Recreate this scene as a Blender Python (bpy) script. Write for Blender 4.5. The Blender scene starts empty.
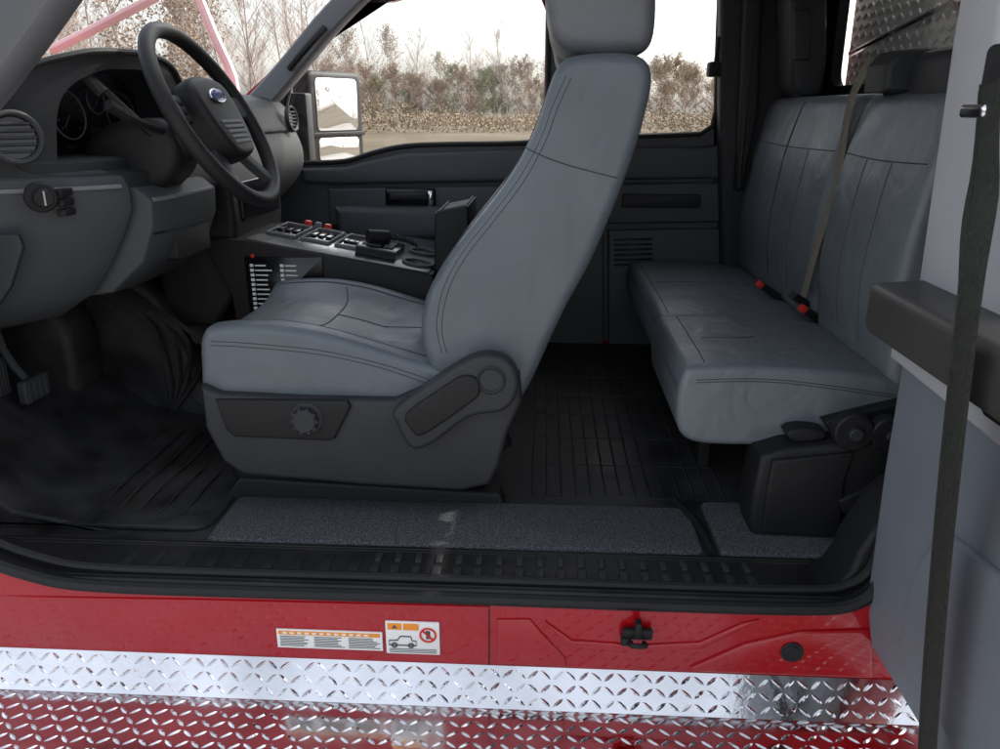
import bpy, bmesh, math, random
from mathutils import Vector, Matrix
from mathutils.bvhtree import BVHTree
random.seed(7)
H=1.62                      # eye height above the ground
TH=math.radians(18.3); PS=math.radians(3.2); FP=800.0
Fv=Vector((-math.sin(PS)*math.cos(TH), math.cos(PS)*math.cos(TH), -math.sin(TH)))
Rv=Vector((math.cos(PS), math.sin(PS),0))
Uv=Rv.cross(Fv)
def _d(u,v): return Fv+Rv*((u-500)/FP)+Uv*((374.5-v)/FP)
# survey helpers: read a point of the reference side view on a known real plane
def P(u,v,y):
    d=_d(u,v); return d*(y/d.y)
def PX(u,v,x):
    d=_d(u,v); return d*(x/d.x)
def PZ(u,v,z):
    d=_d(u,v); return d*(z/d.z)
def T(pts,y):
    return [(P(u,v,y).x,P(u,v,y).z) for u,v in pts]

sc=bpy.context.scene
# ---------------------------------------------------------------- materials
def mat(name,col,rough=0.5,metal=0.0,bump=0.0,bscale=200.0,var=0.0,vscale=6.0,coat=0.0,spec=0.5,wr=0.0,rvar=0.0,dust=0.0):
    m=bpy.data.materials.new(name); m.use_nodes=True
    nt=m.node_tree; b=nt.nodes['Principled BSDF']
    b.inputs['Base Color'].default_value=(*col,1); b.inputs['Roughness'].default_value=rough
    b.inputs['Metallic'].default_value=metal; b.inputs['Coat Weight'].default_value=coat
    b.inputs['Coat Roughness'].default_value=0.05
    b.inputs['Specular IOR Level'].default_value=spec
    tc=nt.nodes.new('ShaderNodeTexCoord')
    def noise(s,det=3):
        n=nt.nodes.new('ShaderNodeTexNoise'); n.inputs['Scale'].default_value=s; n.inputs['Detail'].default_value=det
        nt.links.new(tc.outputs['Object'],n.inputs['Vector']); return n
    out=None
    if var>0:
        n=noise(vscale,4); r=nt.nodes.new('ShaderNodeMapRange')
        r.inputs['From Min'].default_value=0.3; r.inputs['From Max'].default_value=0.7
        r.inputs['To Min'].default_value=1-var; r.inputs['To Max'].default_value=1+var
        nt.links.new(n.outputs['Fac'],r.inputs['Value'])
        vm=nt.nodes.new('ShaderNodeVectorMath'); vm.operation='SCALE'
        vm.inputs[0].default_value=col; nt.links.new(r.outputs[0],vm.inputs['Scale'])
        out=vm.outputs[0]; nt.links.new(out,b.inputs['Base Color'])
    if dust>0 and out is not None:
        n=noise(5,7); r=nt.nodes.new('ShaderNodeMapRange')
        r.inputs['From Min'].default_value=0.45; r.inputs['From Max'].default_value=0.72
        r.inputs['To Min'].default_value=0; r.inputs['To Max'].default_value=dust
        nt.links.new(n.outputs['Fac'],r.inputs['Value'])
        mxn=nt.nodes.new('ShaderNodeMix'); mxn.data_type='RGBA'
        nt.links.new(r.outputs[0],mxn.inputs[0]); nt.links.new(out,mxn.inputs[6]); mxn.inputs[7].default_value=(.16,.145,.125,1)
        nt.links.new(mxn.outputs[2],b.inputs['Base Color'])
    if rvar>0:
        n=noise(9,4); r=nt.nodes.new('ShaderNodeMapRange')
        r.inputs['From Min'].default_value=0.35; r.inputs['From Max'].default_value=0.65
        r.inputs['To Min'].default_value=max(0.02,rough-rvar); r.inputs['To Max'].default_value=rough+rvar
        nt.links.new(n.outputs['Fac'],r.inputs['Value']); nt.links.new(r.outputs[0],b.inputs['Roughness'])
    last=None
    if bump>0:
        n=noise(bscale,2); bp=nt.nodes.new('ShaderNodeBump'); bp.inputs['Strength'].default_value=bump
        bp.inputs['Distance'].default_value=0.002
        nt.links.new(n.outputs['Fac'],bp.inputs['Height']); last=bp
    if wr>0:
        n=noise(9,2); n.inputs['Distortion'].default_value=0.9
        bp=nt.nodes.new('ShaderNodeBump'); bp.inputs['Strength'].default_value=wr
        bp.inputs['Distance'].default_value=0.03
        nt.links.new(n.outputs['Fac'],bp.inputs['Height'])
        if last: nt.links.new(last.outputs[0],bp.inputs['Normal'])
        last=bp
    if last: nt.links.new(last.outputs[0],b.inputs['Normal'])
    return m
def glassmat(name):
    m=bpy.data.materials.new(name); m.use_nodes=True; nt=m.node_tree; nt.nodes.clear()
    o=nt.nodes.new('ShaderNodeOutputMaterial'); t=nt.nodes.new('ShaderNodeBsdfTransparent')
    t.inputs['Color'].default_value=(0.95,0.96,0.96,1)
    g=nt.nodes.new('ShaderNodeBsdfGlossy'); g.inputs['Roughness'].default_value=0.02
    x=nt.nodes.new('ShaderNodeMixShader'); x.inputs[0].default_value=0.05
    nt.links.new(t.outputs[0],x.inputs[1]); nt.links.new(g.outputs[0],x.inputs[2]); nt.links.new(x.outputs[0],o.inputs[0])
    return m
VINYL=mat('vinyl_blue_grey',(0.098,0.115,0.131),0.42,bump=0.3,bscale=420,var=0.08,vscale=5,wr=0.22,rvar=0.06,spec=.5)
VINYL2=mat('vinyl_warm_grey',(0.13,0.135,0.15),0.45,bump=0.25,bscale=420,var=0.06,wr=0.15)
VINYLR=mat('vinyl_bench_lightened',(0.135,0.153,0.170),0.42,bump=0.3,bscale=420,var=0.08,vscale=5,wr=0.22,rvar=0.06,spec=.5)  # seat vinyl made paler, to make up for weak light at the rear
SEAM=mat('seam_thread',(0.045,0.052,0.06),0.8,bump=0.1)
PLAS=mat('dark_grey_plastic',(0.027,0.029,0.033),0.52,bump=0.3,bscale=600,var=0.1,spec=.35)
BLK=mat('black_plastic',(0.012,0.012,0.013),0.55,bump=0.3,bscale=500,var=0.15,spec=.3)
SILL=mat('dusty_black_plastic',(0.014,0.014,0.015),0.5,bump=0.3,bscale=500,var=0.15,spec=.35,dust=.14)
GLB=mat('gloss_black',(0.006,0.006,0.008),0.2,var=0.1,spec=.4)
DASH=mat('charcoal_dash',(0.022,0.024,0.027),0.6,bump=0.5,bscale=400,var=0.08,spec=.3)
GREY=mat('grey_trim_plastic',(0.050,0.054,0.060),0.58,bump=0.3,bscale=500,var=0.05,spec=.3)
PILG=mat('pillar_grey',(0.16,0.165,0.178),0.6,bump=0.3,bscale=500,var=0.05,spec=.3)
LGREY=mat('light_grey_trim',(0.40,0.40,0.42),0.55,bump=0.2,bscale=500,var=0.05)
DGREY=mat('door_card_grey',(0.165,0.18,0.205),0.55,bump=0.3,bscale=500,var=0.05)
TAUPE=mat('taupe_armrest',(0.050,0.047,0.043),0.45,bump=0.3,bscale=400,var=0.1)
FARD=mat('far_door_trim',(0.068,0.073,0.081),0.5,bump=0.3,bscale=400,var=0.06,spec=.4)
RUB=mat('rubber_mat',(0.020,0.020,0.021),0.58,bump=0.6,bscale=160,var=0.6,vscale=9,rvar=0.12,spec=.35,dust=.14)
CARP=mat('carpet_grey',(0.082,0.085,0.092),0.95,bump=1.0,bscale=420,var=0.85,vscale=290,spec=.1)
RED=mat('red_paint',(0.36,0.003,0.007),0.3,coat=.7,var=0.06,vscale=4,spec=.3)
ALU=mat('tread_plate_metal',(0.70,0.70,0.71),0.12,metal=1.0,bump=0.1,bscale=90,var=0.16,vscale=7,rvar=0.08)
ALU2=mat('tool_box_metal',(0.75,0.75,0.73),0.5,metal=0.5,bump=0.1,bscale=90,var=0.08,vscale=14)
CHR=mat('bright_metal',(0.7,0.7,0.72),0.12,metal=1.0,var=0.05)
MIR=mat('mirror_surface',(0.9,0.9,0.92),0.02,metal=1.0,var=0.01)
WHT=mat('white_label',(0.8,0.8,0.78),0.5,var=0.04)
ORG=mat('orange_label',(0.8,0.28,0.03),0.5,var=0.04)
REDP=mat('red_button',(0.65,0.03,0.02),0.4,var=0.05)
INK=mat('label_ink',(0.06,0.06,0.07),0.6,var=0.05)
BLUE=mat('emblem_blue',(0.02,0.06,0.25),0.25,var=0.05)
BELT=mat('belt_webbing',(0.028,0.030,0.024),0.7,bump=1.0,bscale=500,var=0.35,vscale=150,spec=.3)
BELTT=mat('belt_webbing_tan',(0.20,0.175,0.13),0.75,bump=0.8,bscale=700,var=0.15,vscale=60)
HEADL=mat('headliner_cloth',(0.55,0.55,0.55),0.9,bump=0.5,bscale=600,var=0.04)
PINK=mat('pink_reflection',(0.8,0.5,0.5),0.35,var=0.15)  # windshield reflection put into a pink base colour
GLASS=glassmat('window_glass')

# ---------------------------------------------------------------- geometry
def cat(pts,closed=False,n=6):
    p=[Vector(q) for q in pts]; m=len(p); out=[]
    rng=range(m) if closed else range(m-1)
    for i in rng:
        if closed: a,b,c,d=p[(i-1)%m],p[i],p[(i+1)%m],p[(i+2)%m]
        else: a,b,c,d=p[max(i-1,0)],p[i],p[i+1],p[min(i+2,m-1)]
        for k in range(n):
            t=k/n
            out.append(0.5*((2*b)+(c-a)*t+(2*a-5*b+4*c-d)*t*t+(3*b-a-3*c+d)*t**3))
    if not closed: out.append(p[-1])
    return out
def rrect(a0,a1,b0,b1,r,n=4):
    out=[]
    for cx,cy,s in ((a1-r,b1-r,0),(a0+r,b1-r,90),(a0+r,b0+r,180),(a1-r,b0+r,270)):
        for k in range(n+1):
            t=math.radians(s+90*k/n); out.append((cx+r*math.cos(t),cy+r*math.sin(t)))
    return out
def resample(o,step):
    n=len(o);L=[0]
    for i in range(n): L.append(L[-1]+(o[(i+1)%n]-o[i]).length)
    N=max(24,int(L[-1]/step));out=[];j=0
    for k in range(N):
        t=L[-1]*k/N
        while L[j+1]<t: j+=1
        f=(t-L[j])/max(1e-9,L[j+1]-L[j]);out.append(o[j].lerp(o[(j+1)%n],f))
    return out
AX={'y':lambda a,b,c:(a,c,b),'x':lambda a,b,c:(c,a,b),'z':lambda a,b,c:(a,b,c)}
class G:
    def __init__(s): s.v=[];s.f=[];s.m=[]
    def add(s,v,f,mi=0):
        o=len(s.v); s.v+= [tuple(q) for q in v]; s.f+=[tuple(i+o for i in q) for q in f]; s.m+=[mi]*len(f); return s
    def slab(s,out,c0,c1,r=0.01,mi=0,axis='y',deform=None,sm=0,K=4,mid=1,soft=0):
        o=[Vector(q) for q in (cat(out,True,max(sm,1)) if sm else out)]
        if soft: o=resample(o,.008)
        n=len(o); area=sum(o[i].x*o[(i+1)%n].y-o[(i+1)%n].x*o[i].y for i in range(n))
        sg=1 if area>0 else -1
        nor=[]
        for i in range(n):
            e=(o[i]-o[i-1]); g=(o[(i+1)%n]-o[i])
            a=Vector((-e.y,e.x)); b=Vector((-g.y,g.x))
            if a.length>0:a.normalize()
            if b.length>0:b.normalize()
            q=a+b
            if q.length<1e-6:q=a
            q.normalize(); k=max(0.5,q.dot(a)); nor.append(q*sg/k)
        for _ in range(soft):
            nor=[(nor[i-1]+nor[i]*2+nor[(i+1)%n])/4 for i in range(n)]
        rings=[]
        r=min(r,(c1-c0)/2)
        for k in range(K+1):
            t=k/K*math.pi/2; rings.append((r*(1-math.sin(t)),c0+r*(1-math.cos(t))))
        for k in range(1,mid): rings.append((0,c0+r+(c1-c0-2*r)*k/mid))
        for k in range(K,-1,-1):
            t=k/K*math.pi/2; rings.append((r*(1-math.sin(t)),c1-r*(1-math.cos(t))))
        V=[]
        for off,c in rings:
            for i in range(n):
                q=o[i]+nor[i]*off; w=AX[axis](q.x,q.y,c)
                if deform: w=deform(*w)
                V.append(w)
        F=[]
        R=len(rings)
        for j in range(R-1):
            for i in range(n):
                F.append((j*n+i,j*n+(i+1)%n,(j+1)*n+(i+1)%n,(j+1)*n+i))
        F.append(tuple(range(n))); F.append(tuple((R-1)*n+i for i in range(n)))
        return s.add(V,F,mi)
    def box(s,x0,x1,y0,y1,z0,z1,r=0.004,mi=0):
        r=min(r,abs(x1-x0)*.45,abs(z1-z0)*.45,abs(y1-y0)*.45)
        return s.slab(rrect(x0,x1,z0,z1,r,3),y0,y1,r,mi,'y',K=2)
    def tube(s,pts,r,closed=False,mi=0,n=8,sm=0,side=None,w=None,taper=None):
        p=[Vector(q) for q in (cat(pts,closed,sm) if sm else pts)]; m=len(p)
        V=[];nrm=None
        for i in range(m):
            if closed: t=p[(i+1)%m]-p[i-1]
            else: t=p[min(i+1,m-1)]-p[max(i-1,0)]
            if t.length<1e-9: t=Vector((0,0,1))
            t.normalize()
            if side is not None: nrm=Vector(side)-t*Vector(side).dot(t)
            elif nrm is None:
                a=Vector((0,0,1)) if abs(t.z)<.9 else Vector((1,0,0)); nrm=a-t*a.dot(t)
            else: nrm=nrm-t*nrm.dot(t)
            nrm.normalize(); b=t.cross(nrm)
            rr=r if taper is None else r*(1+(taper-1)*i/(m-1)); ww=rr if w is None else w
            for k in range(n):
                a=2*math.pi*k/n
                if w is not None:
                    ca,sa=math.cos(a),math.sin(a)
                    ca=math.copysign(abs(ca)**.4,ca); sa=math.copysign(abs(sa)**.4,sa)
                    V.append(p[i]+nrm*ca*ww+b*sa*rr)
                else: V.append(p[i]+nrm*math.cos(a)*rr+b*math.sin(a)*rr)
        F=[]
        for i in range(m if closed else m-1):
            j=(i+1)%m
            for k in range(n): F.append((i*n+k,i*n+(k+1)%n,j*n+(k+1)%n,j*n+k))
        if not closed: F.append(tuple(range(n))); F.append(tuple((m-1)*n+k for k in range(n)))
        return s.add(V,F,mi)
    def cyl(s,c,ax,r,h,mi=0,n=28,bev=0.002,inner=0):
        c=Vector(c);ax=Vector(ax).normalized()
        a=Vector((0,0,1)) if abs(ax.z)<.9 else Vector((1,0,0)); a=(a-ax*a.dot(ax)).normalized(); b=ax.cross(a)
        prof=[(r,0),(r,h-bev),(r-bev,h)]
        if inner: prof=[(inner,0),(r,0),(r,h-bev),(r-bev,h),(inner+bev,h),(inner,h-bev)]
        V=[c+ax*hh+(a*math.cos(2*math.pi*k/n)+b*math.sin(2*math.pi*k/n))*rr for rr,hh in prof for k in range(n)]
        F=[]; L=len(prof)
        for j in range(L if inner else L-1):
            j2=(j+1)%L
            for k in range(n): F.append((j*n+k,j*n+(k+1)%n,j2*n+(k+1)%n,j2*n+k))
        if not inner: F.append(tuple(range(n)));F.append(tuple((L-1)*n+k for k in range(n)))
        return s.add(V,F,mi)
    def plate(s,outer,holes,c0,c1,mi=0,axis='y'):
        cu=bpy.data.curves.new('t','CURVE');cu.dimensions='2D';cu.fill_mode='BOTH';cu.extrude=(c1-c0)/2
        for pl in [outer]+holes:
            sp=cu.splines.new('POLY');sp.points.add(len(pl)-1);sp.use_cyclic_u=True
            for i,q in enumerate(pl): sp.points[i].co=(q[0],q[1],0,1)
        ob=bpy.data.objects.new('t',cu);sc.collection.objects.link(ob)
        dg=bpy.context.evaluated_depsgraph_get();me=bpy.data.meshes.new_from_object(ob.evaluated_get(dg))
        c=(c0+c1)/2
        s.add([AX[axis](q.co.x,q.co.y,q.co.z+c) for q in me.vertices],[tuple(p.vertices) for p in me.polygons],mi)
        bpy.data.objects.remove(ob);bpy.data.curves.remove(cu);bpy.data.meshes.remove(me)
        return s
    def seam(s,lines,d,r=0.0016,mi=1,step=0.012):
        bv=BVHTree.FromPolygons(s.v,s.f); d=Vector(d).normalized()
        for ln in lines:
            q=cat(ln,False,10); hits=[]
            for x in q:
                h=bv.ray_cast(x,d,5)
                if h[0] is not None: hits.append(h[0]-d*r*0.1)
            if len(hits)>2: s.tube(hits,r,mi=mi,n=5)
        return s
    def build(s,name,mats,parent=None,label=None,bevel=0,sharp=38,lift=True,fine=True):
        me=bpy.data.meshes.new(name); dz=H if lift else 0
        me.from_pydata([(a,b,c+dz) for a,b,c in s.v],[],s.f)
        for m in mats: me.materials.append(m)
        me.polygons.foreach_set('material_index',s.m)
        if fine:
            bm=bmesh.new();bm.from_mesh(me);bmesh.ops.remove_doubles(bm,verts=bm.verts,dist=2e-5)
            bmesh.ops.recalc_face_normals(bm,faces=bm.faces);bm.to_mesh(me);bm.free()
        me.polygons.foreach_set('use_smooth',[True]*len(me.polygons))
        me.set_sharp_from_angle(angle=math.radians(sharp))
        ob=bpy.data.objects.new(name,me);sc.collection.objects.link(ob)
        if bevel:
            b=ob.modifiers.new('b','BEVEL');b.width=bevel;b.segments=2;b.limit_method='ANGLE'
        if parent is not None:
            ob.parent=parent
            if parent is ROOT: ob.matrix_parent_inverse=Matrix.Translation(-ROOT.location)
        if label: ob['label']=label
        return ob
ROOT=bpy.data.objects.new('pickup_truck',None);sc.collection.objects.link(ROOT);ROOT.location=(-0.2,2.2,0)
ROOT['label']='red extended cab fire pickup truck with open doors showing grey interior'
ROOT['category']='pickup truck'

# ================================================================= BODY SHELL
FARY=3.06
ap=[P(u,v,1.29) for u,v in [(-90,450),(-70,510),(-20,553),(35,574),(95,584),(250,590),(450,596),(650,603),(800,607),(850,603),(876,585),(888,545),(895,500),(905,450)]]
aph=[(q.x,q.z) for q in cat([tuple(q) for q in ap],False,4)]
aph+=[(0.70,-0.2),(0.72,0.1),(0.715,0.38),(0.66,0.45),(-0.40,0.47),(-0.6,0.42),(-0.95,0.12),(-1.19,-0.08),(-1.24,-0.3)]
outl=[(-1.62,-1.02),(1.25,-1.02),(1.25,-0.05),(1.05,0.0),(0.98,0.5),(0.9,0.56),(-0.42,0.56),(-0.62,0.5),(-1.2,0.03),(-1.62,-0.02)]
g=G().plate(outl,[aph],1.28,1.288)
body=g.build('cab_side',[RED],ROOT,'glossy red door sill and cab side',bevel=0.002)
g=G().plate([(-1.60,-1.0),(1.2,-1.0),(1.2,-0.1),(0.95,0.5),(-0.42,0.53),(-0.62,0.47),(-1.2,0.0),(-1.6,-0.05)],[aph],1.29,1.33)
g.build('door_aperture_trim',[BLK],ROOT,bevel=.003)
def Tc(p): return [(a,max(b,-1.006)) for a,b in T(p,1.275)]
g=G()
g.slab(Tc([(545,622),(572,641),(640,646),(700,643),(742,624),(760,620),(742,630),(702,649),(640,652),(568,647)]),1.275,1.283,0.003,sm=0)
g.slab(Tc([(690,668),(745,644),(800,632),(872,630),(872,682),(700,680)]),1.273,1.283,0.005)
g.slab(Tc([(497,620),(530,620),(566,660),(566,674),(497,670)]),1.275,1.283,0.004)
g.tube([P(-40,596,1.28),P(200,600,1.28),P(489,607,1.28)],0.004,n=6)
g.tube([P(489,603,1.279),P(489,668,1.279)],0.0012,mi=1,n=5)
g.build('rocker_panel',[RED,BLK],ROOT,'stepped red rocker panel pressing')
g=G();g.cyl(P(792,652,1.272),(0,-1,0),0.021,0.004,0);g.cyl(P(792,652,1.269),(0,-1,0),0.014,0.004,0)
g.build('drain_plug',[BLK],ROOT)
g=G();c=P(637,634,1.27)
g.box(c.x-.028,c.x+.028,1.262,1.275,c.z-.009,c.z+.013,0.004)
g.tube([c+Vector((-.012,-.01,-.012)),c+Vector((-.012,-.03,-.004)),c+Vector((.012,-.03,-.004)),c+Vector((.012,-.01,-.012))],0.005,sm=3)
g.box(c.x-.006,c.x+.006,1.25,1.27,c.z+.0,c.z+.035,0.003);g.box(c.x-.03,c.x-.012,1.255,1.275,c.z-.018,c.z-.002,0.003)
g.build('door_striker',[BLK],ROOT)
def lab(u0,v0,u1,v1,parts):
    a=P(u0,v0,1.276);b=P(u1,v1,1.276);g=G()
    W=b.x-a.x;Hh=a.z-b.z
    g.box(a.x,b.x,1.2755,1.2798,b.z,a.z,0.001,0)
    for (fx0,fy0,fx1,fy1,mi) in parts:
        g.box(a.x+fx0*W,a.x+fx1*W,1.2745,1.2758,a.z-fy1*Hh,a.z-fy0*Hh,0.0004,mi)
    return g,a,W,Hh
pr=[(.02,.06,.98,.26,1)]
for c_ in range(3):
    for r_ in range(7):
        pr.append((.03+c_*.325,.34+r_*.085,.03+c_*.325+random.uniform(.22,.30),.37+r_*.085,2))
g,a,W,Hh=lab(276,629,383,651,pr)
for k in range(12): g.box(a.x+(.06+k*.07)*W,a.x+(.10+k*.07)*W,1.2738,1.2746,a.z-.20*Hh,a.z-.11*Hh,.0002,3)
g.build('warning_label',[WHT,ORG,INK,WHT],ROOT,'white and orange safety instruction sticker')
g,a,W,Hh=lab(385,621,440,655,[(.04,.05,.30,.25,1),(.33,.05,.62,.25,1)])
y=1.2745
cx,cz=a.x+.17*W,a.z-.15*Hh
g.slab([(cx-.005,cz-.003),(cx+.005,cz-.003),(cx,cz+.004)],1.2735,1.2746,.0003,2)
tx=a.x+.06*W;tz=a.z-.72*Hh
g.tube([(tx,y,tz),(tx,y,tz+.010),(tx+.016,y,tz+.011),(tx+.022,y,tz+.020),(tx+.042,y,tz+.020),(tx+.044,y,tz+.011),(tx+.052,y,tz+.010),(tx+.052,y,tz)],0.0012,closed=True,mi=2,n=5)
for q in (.010,.042): g.cyl((tx+q,1.2745,tz),(0,-1,0),.006,.001,2,16,.0002,inner=.0035)
g.cyl((a.x+.79*W,1.2745,a.z-.38*Hh),(0,-1,0),.0165,.0012,3,28,.0002,inner=.0128)
g.tube([(a.x+.79*W-.010,y-.0015,a.z-.38*Hh+.010),(a.x+.79*W+.010,y-.0015,a.z-.38*Hh-.010)],.0018,mi=3,n=5)
g.box(a.x+.79*W-.004,a.x+.79*W+.004,1.2742,1.2756,a.z-.38*Hh-.009,a.z-.38*Hh+.009,.0003,2)
for r_ in range(3): g.box(a.x+.06*W,a.x+.94*W,1.2745,1.2757,a.z-(.84+.05*r_)*Hh-.0006,a.z-(.84+.05*r_)*Hh+.0004,.0002,2)
g.build('pictogram_label',[WHT,ORG,INK,REDP],ROOT,'white sticker with vehicle pictogram and prohibition sign')

# sill
g=G()
sillz=-0.862
g.slab([(1.29,-0.884),(1.296,-0.872),(1.306,sillz),(1.45,sillz+.002),(1.47,-0.872),(1.47,-0.90),(1.29,-0.90)],-1.35,0.66,0.004,axis='x')
u=372
while u<770:
    c=PZ(u,578,sillz)
    g.box(c.x-.009,c.x+.009,1.335,1.372,sillz-.002,sillz+.008,0.003,1)
    g.box(c.x-.007,c.x+.007,1.388,1.42,sillz-.002,sillz+.007,0.003,1)
    u+=21
u=110
while u<365:
    c=PZ(u,578,sillz)
    g.box(c.x-.012,c.x+.012,1.35,1.41,sillz-.002,sillz+.004,0.002); u+=30
for yy in (1.315,1.326,1.43,1.44): g.tube([(-1.3,yy,sillz),(0.62,yy,sillz)],0.003,n=6)
g.slab(rrect(PZ(88,555,sillz).x,PZ(808,590,sillz).x,1.322,1.436,.02),sillz-.001,sillz+.0022,.001,axis='z')
g.build('sill_scuff_plate',[SILL,PLAS],ROOT,'black ribbed plastic step sill')
g=G().tube([tuple(q+Vector((0,-.006,0))) for q in cat([tuple(q) for q in ap],False,4)]+[(0.70,1.284,-0.2),(0.72,1.284,0.1),(0.71,1.284,0.4)],0.012,n=8)
g.tube([tuple(q+Vector((0,.03,.018))) for q in cat([tuple(q) for q in ap],False,4)],0.009,n=8)
g.build('door_weatherstrip',[BLK],ROOT)
g=G()
g.slab(T([(812,592),(838,586),(850,572),(858,552),(872,532),(885,515),(900,500),(915,495),(915,600),(812,604)],1.34),1.335,1.45,0.012,sm=0)
g.slab([(0.70,-0.9),(0.705,-0.5),(0.715,-0.2),(0.72,0.1),(0.70,0.46),(0.98,0.46),(0.98,-0.9)],1.335,1.50,0.03)
g.build('pillar_trim',[BLK],ROOT)

# floor
g=G().box(-1.55,0.98,1.46,3.06,-0.92,-0.872,0.004)
for i in range(14):
    g.tube([(-0.02+0.035*i,1.72,-0.873),(-0.02+0.035*i,2.95,-0.873)],0.003,n=6)
for i in range(7):
    g.tube([(-0.02,1.72+.18*i,-0.873),(0.44,1.72+.18*i,-0.873)],0.0028,n=6)
g.slab([(-1.5,-0.88),(-1.5,-0.6),(-1.3,-0.72),(-1.15,-0.83),(-0.95,-0.868),(-0.9,-0.88)],1.5,3.02,0.01)
g.slab([(2.2,-0.9),(2.24,-0.80),(2.3,-0.74),(2.5,-0.74),(2.56,-0.8),(2.6,-0.9)],-1.5,-0.1,0.02,axis='x')
g.build('floor_mat',[RUB],ROOT,'black rubber floor with ribbed mat')
g=G()
g.slab(rrect(P(228,505,1.6).x,PZ(700,540,-.865).x,1.462,1.665,.02),-0.885,-0.862,0.01,axis='z')
g.slab(rrect(0.37,0.68,1.462,1.70,.02),-0.885,-0.862,0.01,axis='z')
g.tube([(0.355,1.465,-.864),(0.345,1.58,-.862),(0.31,1.70,-.864)],0.010,mi=1,sm=4)
g.build('carpet_strip',[CARP,BLK],ROOT,'speckled grey carpet beside the sill')
g=G()
def wav(x,y,z): return (x,y,z+.006*math.sin(x*14+y*5)+.004*math.sin(y*23))
g.slab(rrect(-1.28,-0.72,1.50,2.1,.05),-0.868,-0.856,0.004,axis='z',deform=wav,K=2)
for i in range(9): g.tube([wav(-1.2+.05*i,1.55+.02*t,-.857) for t in range(25)],0.003,n=6)
g.build('floor_liner',[RUB],ROOT,'black rubber driver floor liner')

# firewall, kick panel
g=G()
g.box(-1.62,-1.5,1.335,3.12,-0.95,-0.02,0.01)
g.slab([(-1.5,-0.88),(-1.5,-0.1),(-1.29,-0.1),(-1.26,-0.4),(-1.24,-0.84),(-1.26,-0.88)],1.335,1.50,0.02)
g.slab([(-1.5,-0.88),(-1.5,-0.3),(-1.16,-0.45),(-1.05,-0.6),(-0.98,-0.8),(-1.0,-0.88)],2.16,2.24,0.03,sm=3)
g.slab([(-1.5,-0.5),(-1.36,-0.48),(-1.28,-0.55),(-1.27,-0.7),(-1.3,-0.78),(-1.5,-0.8)],2.0,2.15,0.03,sm=3)
for k in range(4):
    g.tube([(-1.3+.02*k,2.13+.01*k,-.45),(-1.12+.05*k,2.12,-.55-.02*k),(-1.08+.03*k,2.14,-.72),(-1.1,2.16,-.86)],.008,sm=4,n=6)
g.build('footwell_trim',[RUB],ROOT)
# roof, rear wall
g=G()
g.slab([(-0.45,0.50),(-0.5,0.52),(-0.35,0.575),(0.0,0.59),(0.85,0.58),(0.98,0.53),(0.98,0.50)],1.30,3.16,0.03,0)
g.build('roof',[RED],ROOT)
g=G().slab([(-0.43,0.475),(-0.40,0.494),(0.93,0.494),(0.95,0.47)],1.40,3.06,0.01)
g.build('headliner',[HEADL],ROOT)
rwh=[tuple(q) for q in rrect(1.78,2.93,0.075,0.40,.06)]
g=G().plate([(1.335,-0.95),(3.12,-0.95),(3.12,0.52),(1.335,0.52)],[rwh],0.95,0.985,0,'x')
g.build('rear_wall',[BLK],ROOT,bevel=.003)
g=G().box(0.966,0.97,1.75,2.96,0.05,0.43,.001);g.build('rear_window_glass',[GLASS],ROOT)
g=G()
g.box(0.62,0.94,1.72,3.03,-0.875,-0.70,0.01);g.build('under_seat_bin',[BLK],ROOT)

# ================================================================= FAR SIDE
y=FARY
fh=[P(u,v,y) for u,v in [(302,163),(345,161),(372,153),(405,146),(450,144),(520,143),(541,139),(547,128)]]
fho=[(q.x,q.z) for q in cat([tuple(q) for q in fh],False,4)]
q0=P(549,0,y)
fho+=[(q0.x,0.34),(q0.x-.02,0.385),(q0.x-.06,0.40),(-0.45,0.40),(-0.56,0.37)]+[(P(u,v,y).x,P(u,v,y).z) for u,v in [(352,2),(318,45),(290,85),(286,105),(293,140)]]
rh=[(0.12,0.40),(0.55,0.40),(0.585,0.37)]+[(P(u,v,y).x,P(u,v,y).z) for u,v in [(717,60),(716,110),(712,126),(700,134)]]+[(P(640,136,y).x,P(640,136,y).z),(P(600,137,y).x,P(600,137,y).z),(0.10,-0.09),(0.09,0.36)]
g=G().plate([(-1.0,-0.86),(0.02,-0.86),(0.035,0.44),(-0.46,0.455),(-0.62,0.40),(-0.82,0.22),(-1.02,-0.01),(-1.02,-0.2)],[fho],y,y+.035)
g.slab(T([(300,168),(345,167),(372,160),(405,153),(520,150),(604,147),(604,180),(330,184),(305,182)],y-.02),y-.035,y+.01,0.015,1)
g.slab(T([(328,188),(604,184),(604,216),(480,222),(438,232),(330,226)],y-.02),y-.03,y+.01,0.012)
g.slab(T([(300,232),(604,236),(604,420),(300,420)],y-.02),y-.018,y+.01,0.01)
g.slab(T([(335,206),(440,207),(470,214),(470,238),(340,240)],y-.08),y-.11,y,0.03)
c0=P(385,188,y-.035);c1=P(436,208,y-.035)
g.box(c0.x,c1.x,y-.045,y-.02,c1.z,c0.z,.008,2)
g.box(c0.x+.02,c1.x-.03,y-.056,y-.03,c1.z+.03,c0.z-.012,.006,3)
g.box(c1.x-.028,c1.x-.008,y-.052,y-.03,c1.z+.01,c0.z-.008,.003,4)
farfront=g.build('front_door',[FARD,FARD,GLB,PLAS,CHR],ROOT,'closed passenger front door with dark grey trim',bevel=0.004)
g=G().plate([(0.04,-0.86),(0.66,-0.86),(0.66,0.40),(0.62,0.44),(0.05,0.44)],[rh],y,y+.035)
g.slab(T([(608,147),(700,147),(722,144),(722,178),(608,180)],y-.02),y-.03,y+.01,0.012,1)
g.slab(T([(608,184),(724,182),(724,222),(608,224)],y-.02),y-.025,y+.01,0.01)
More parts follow.
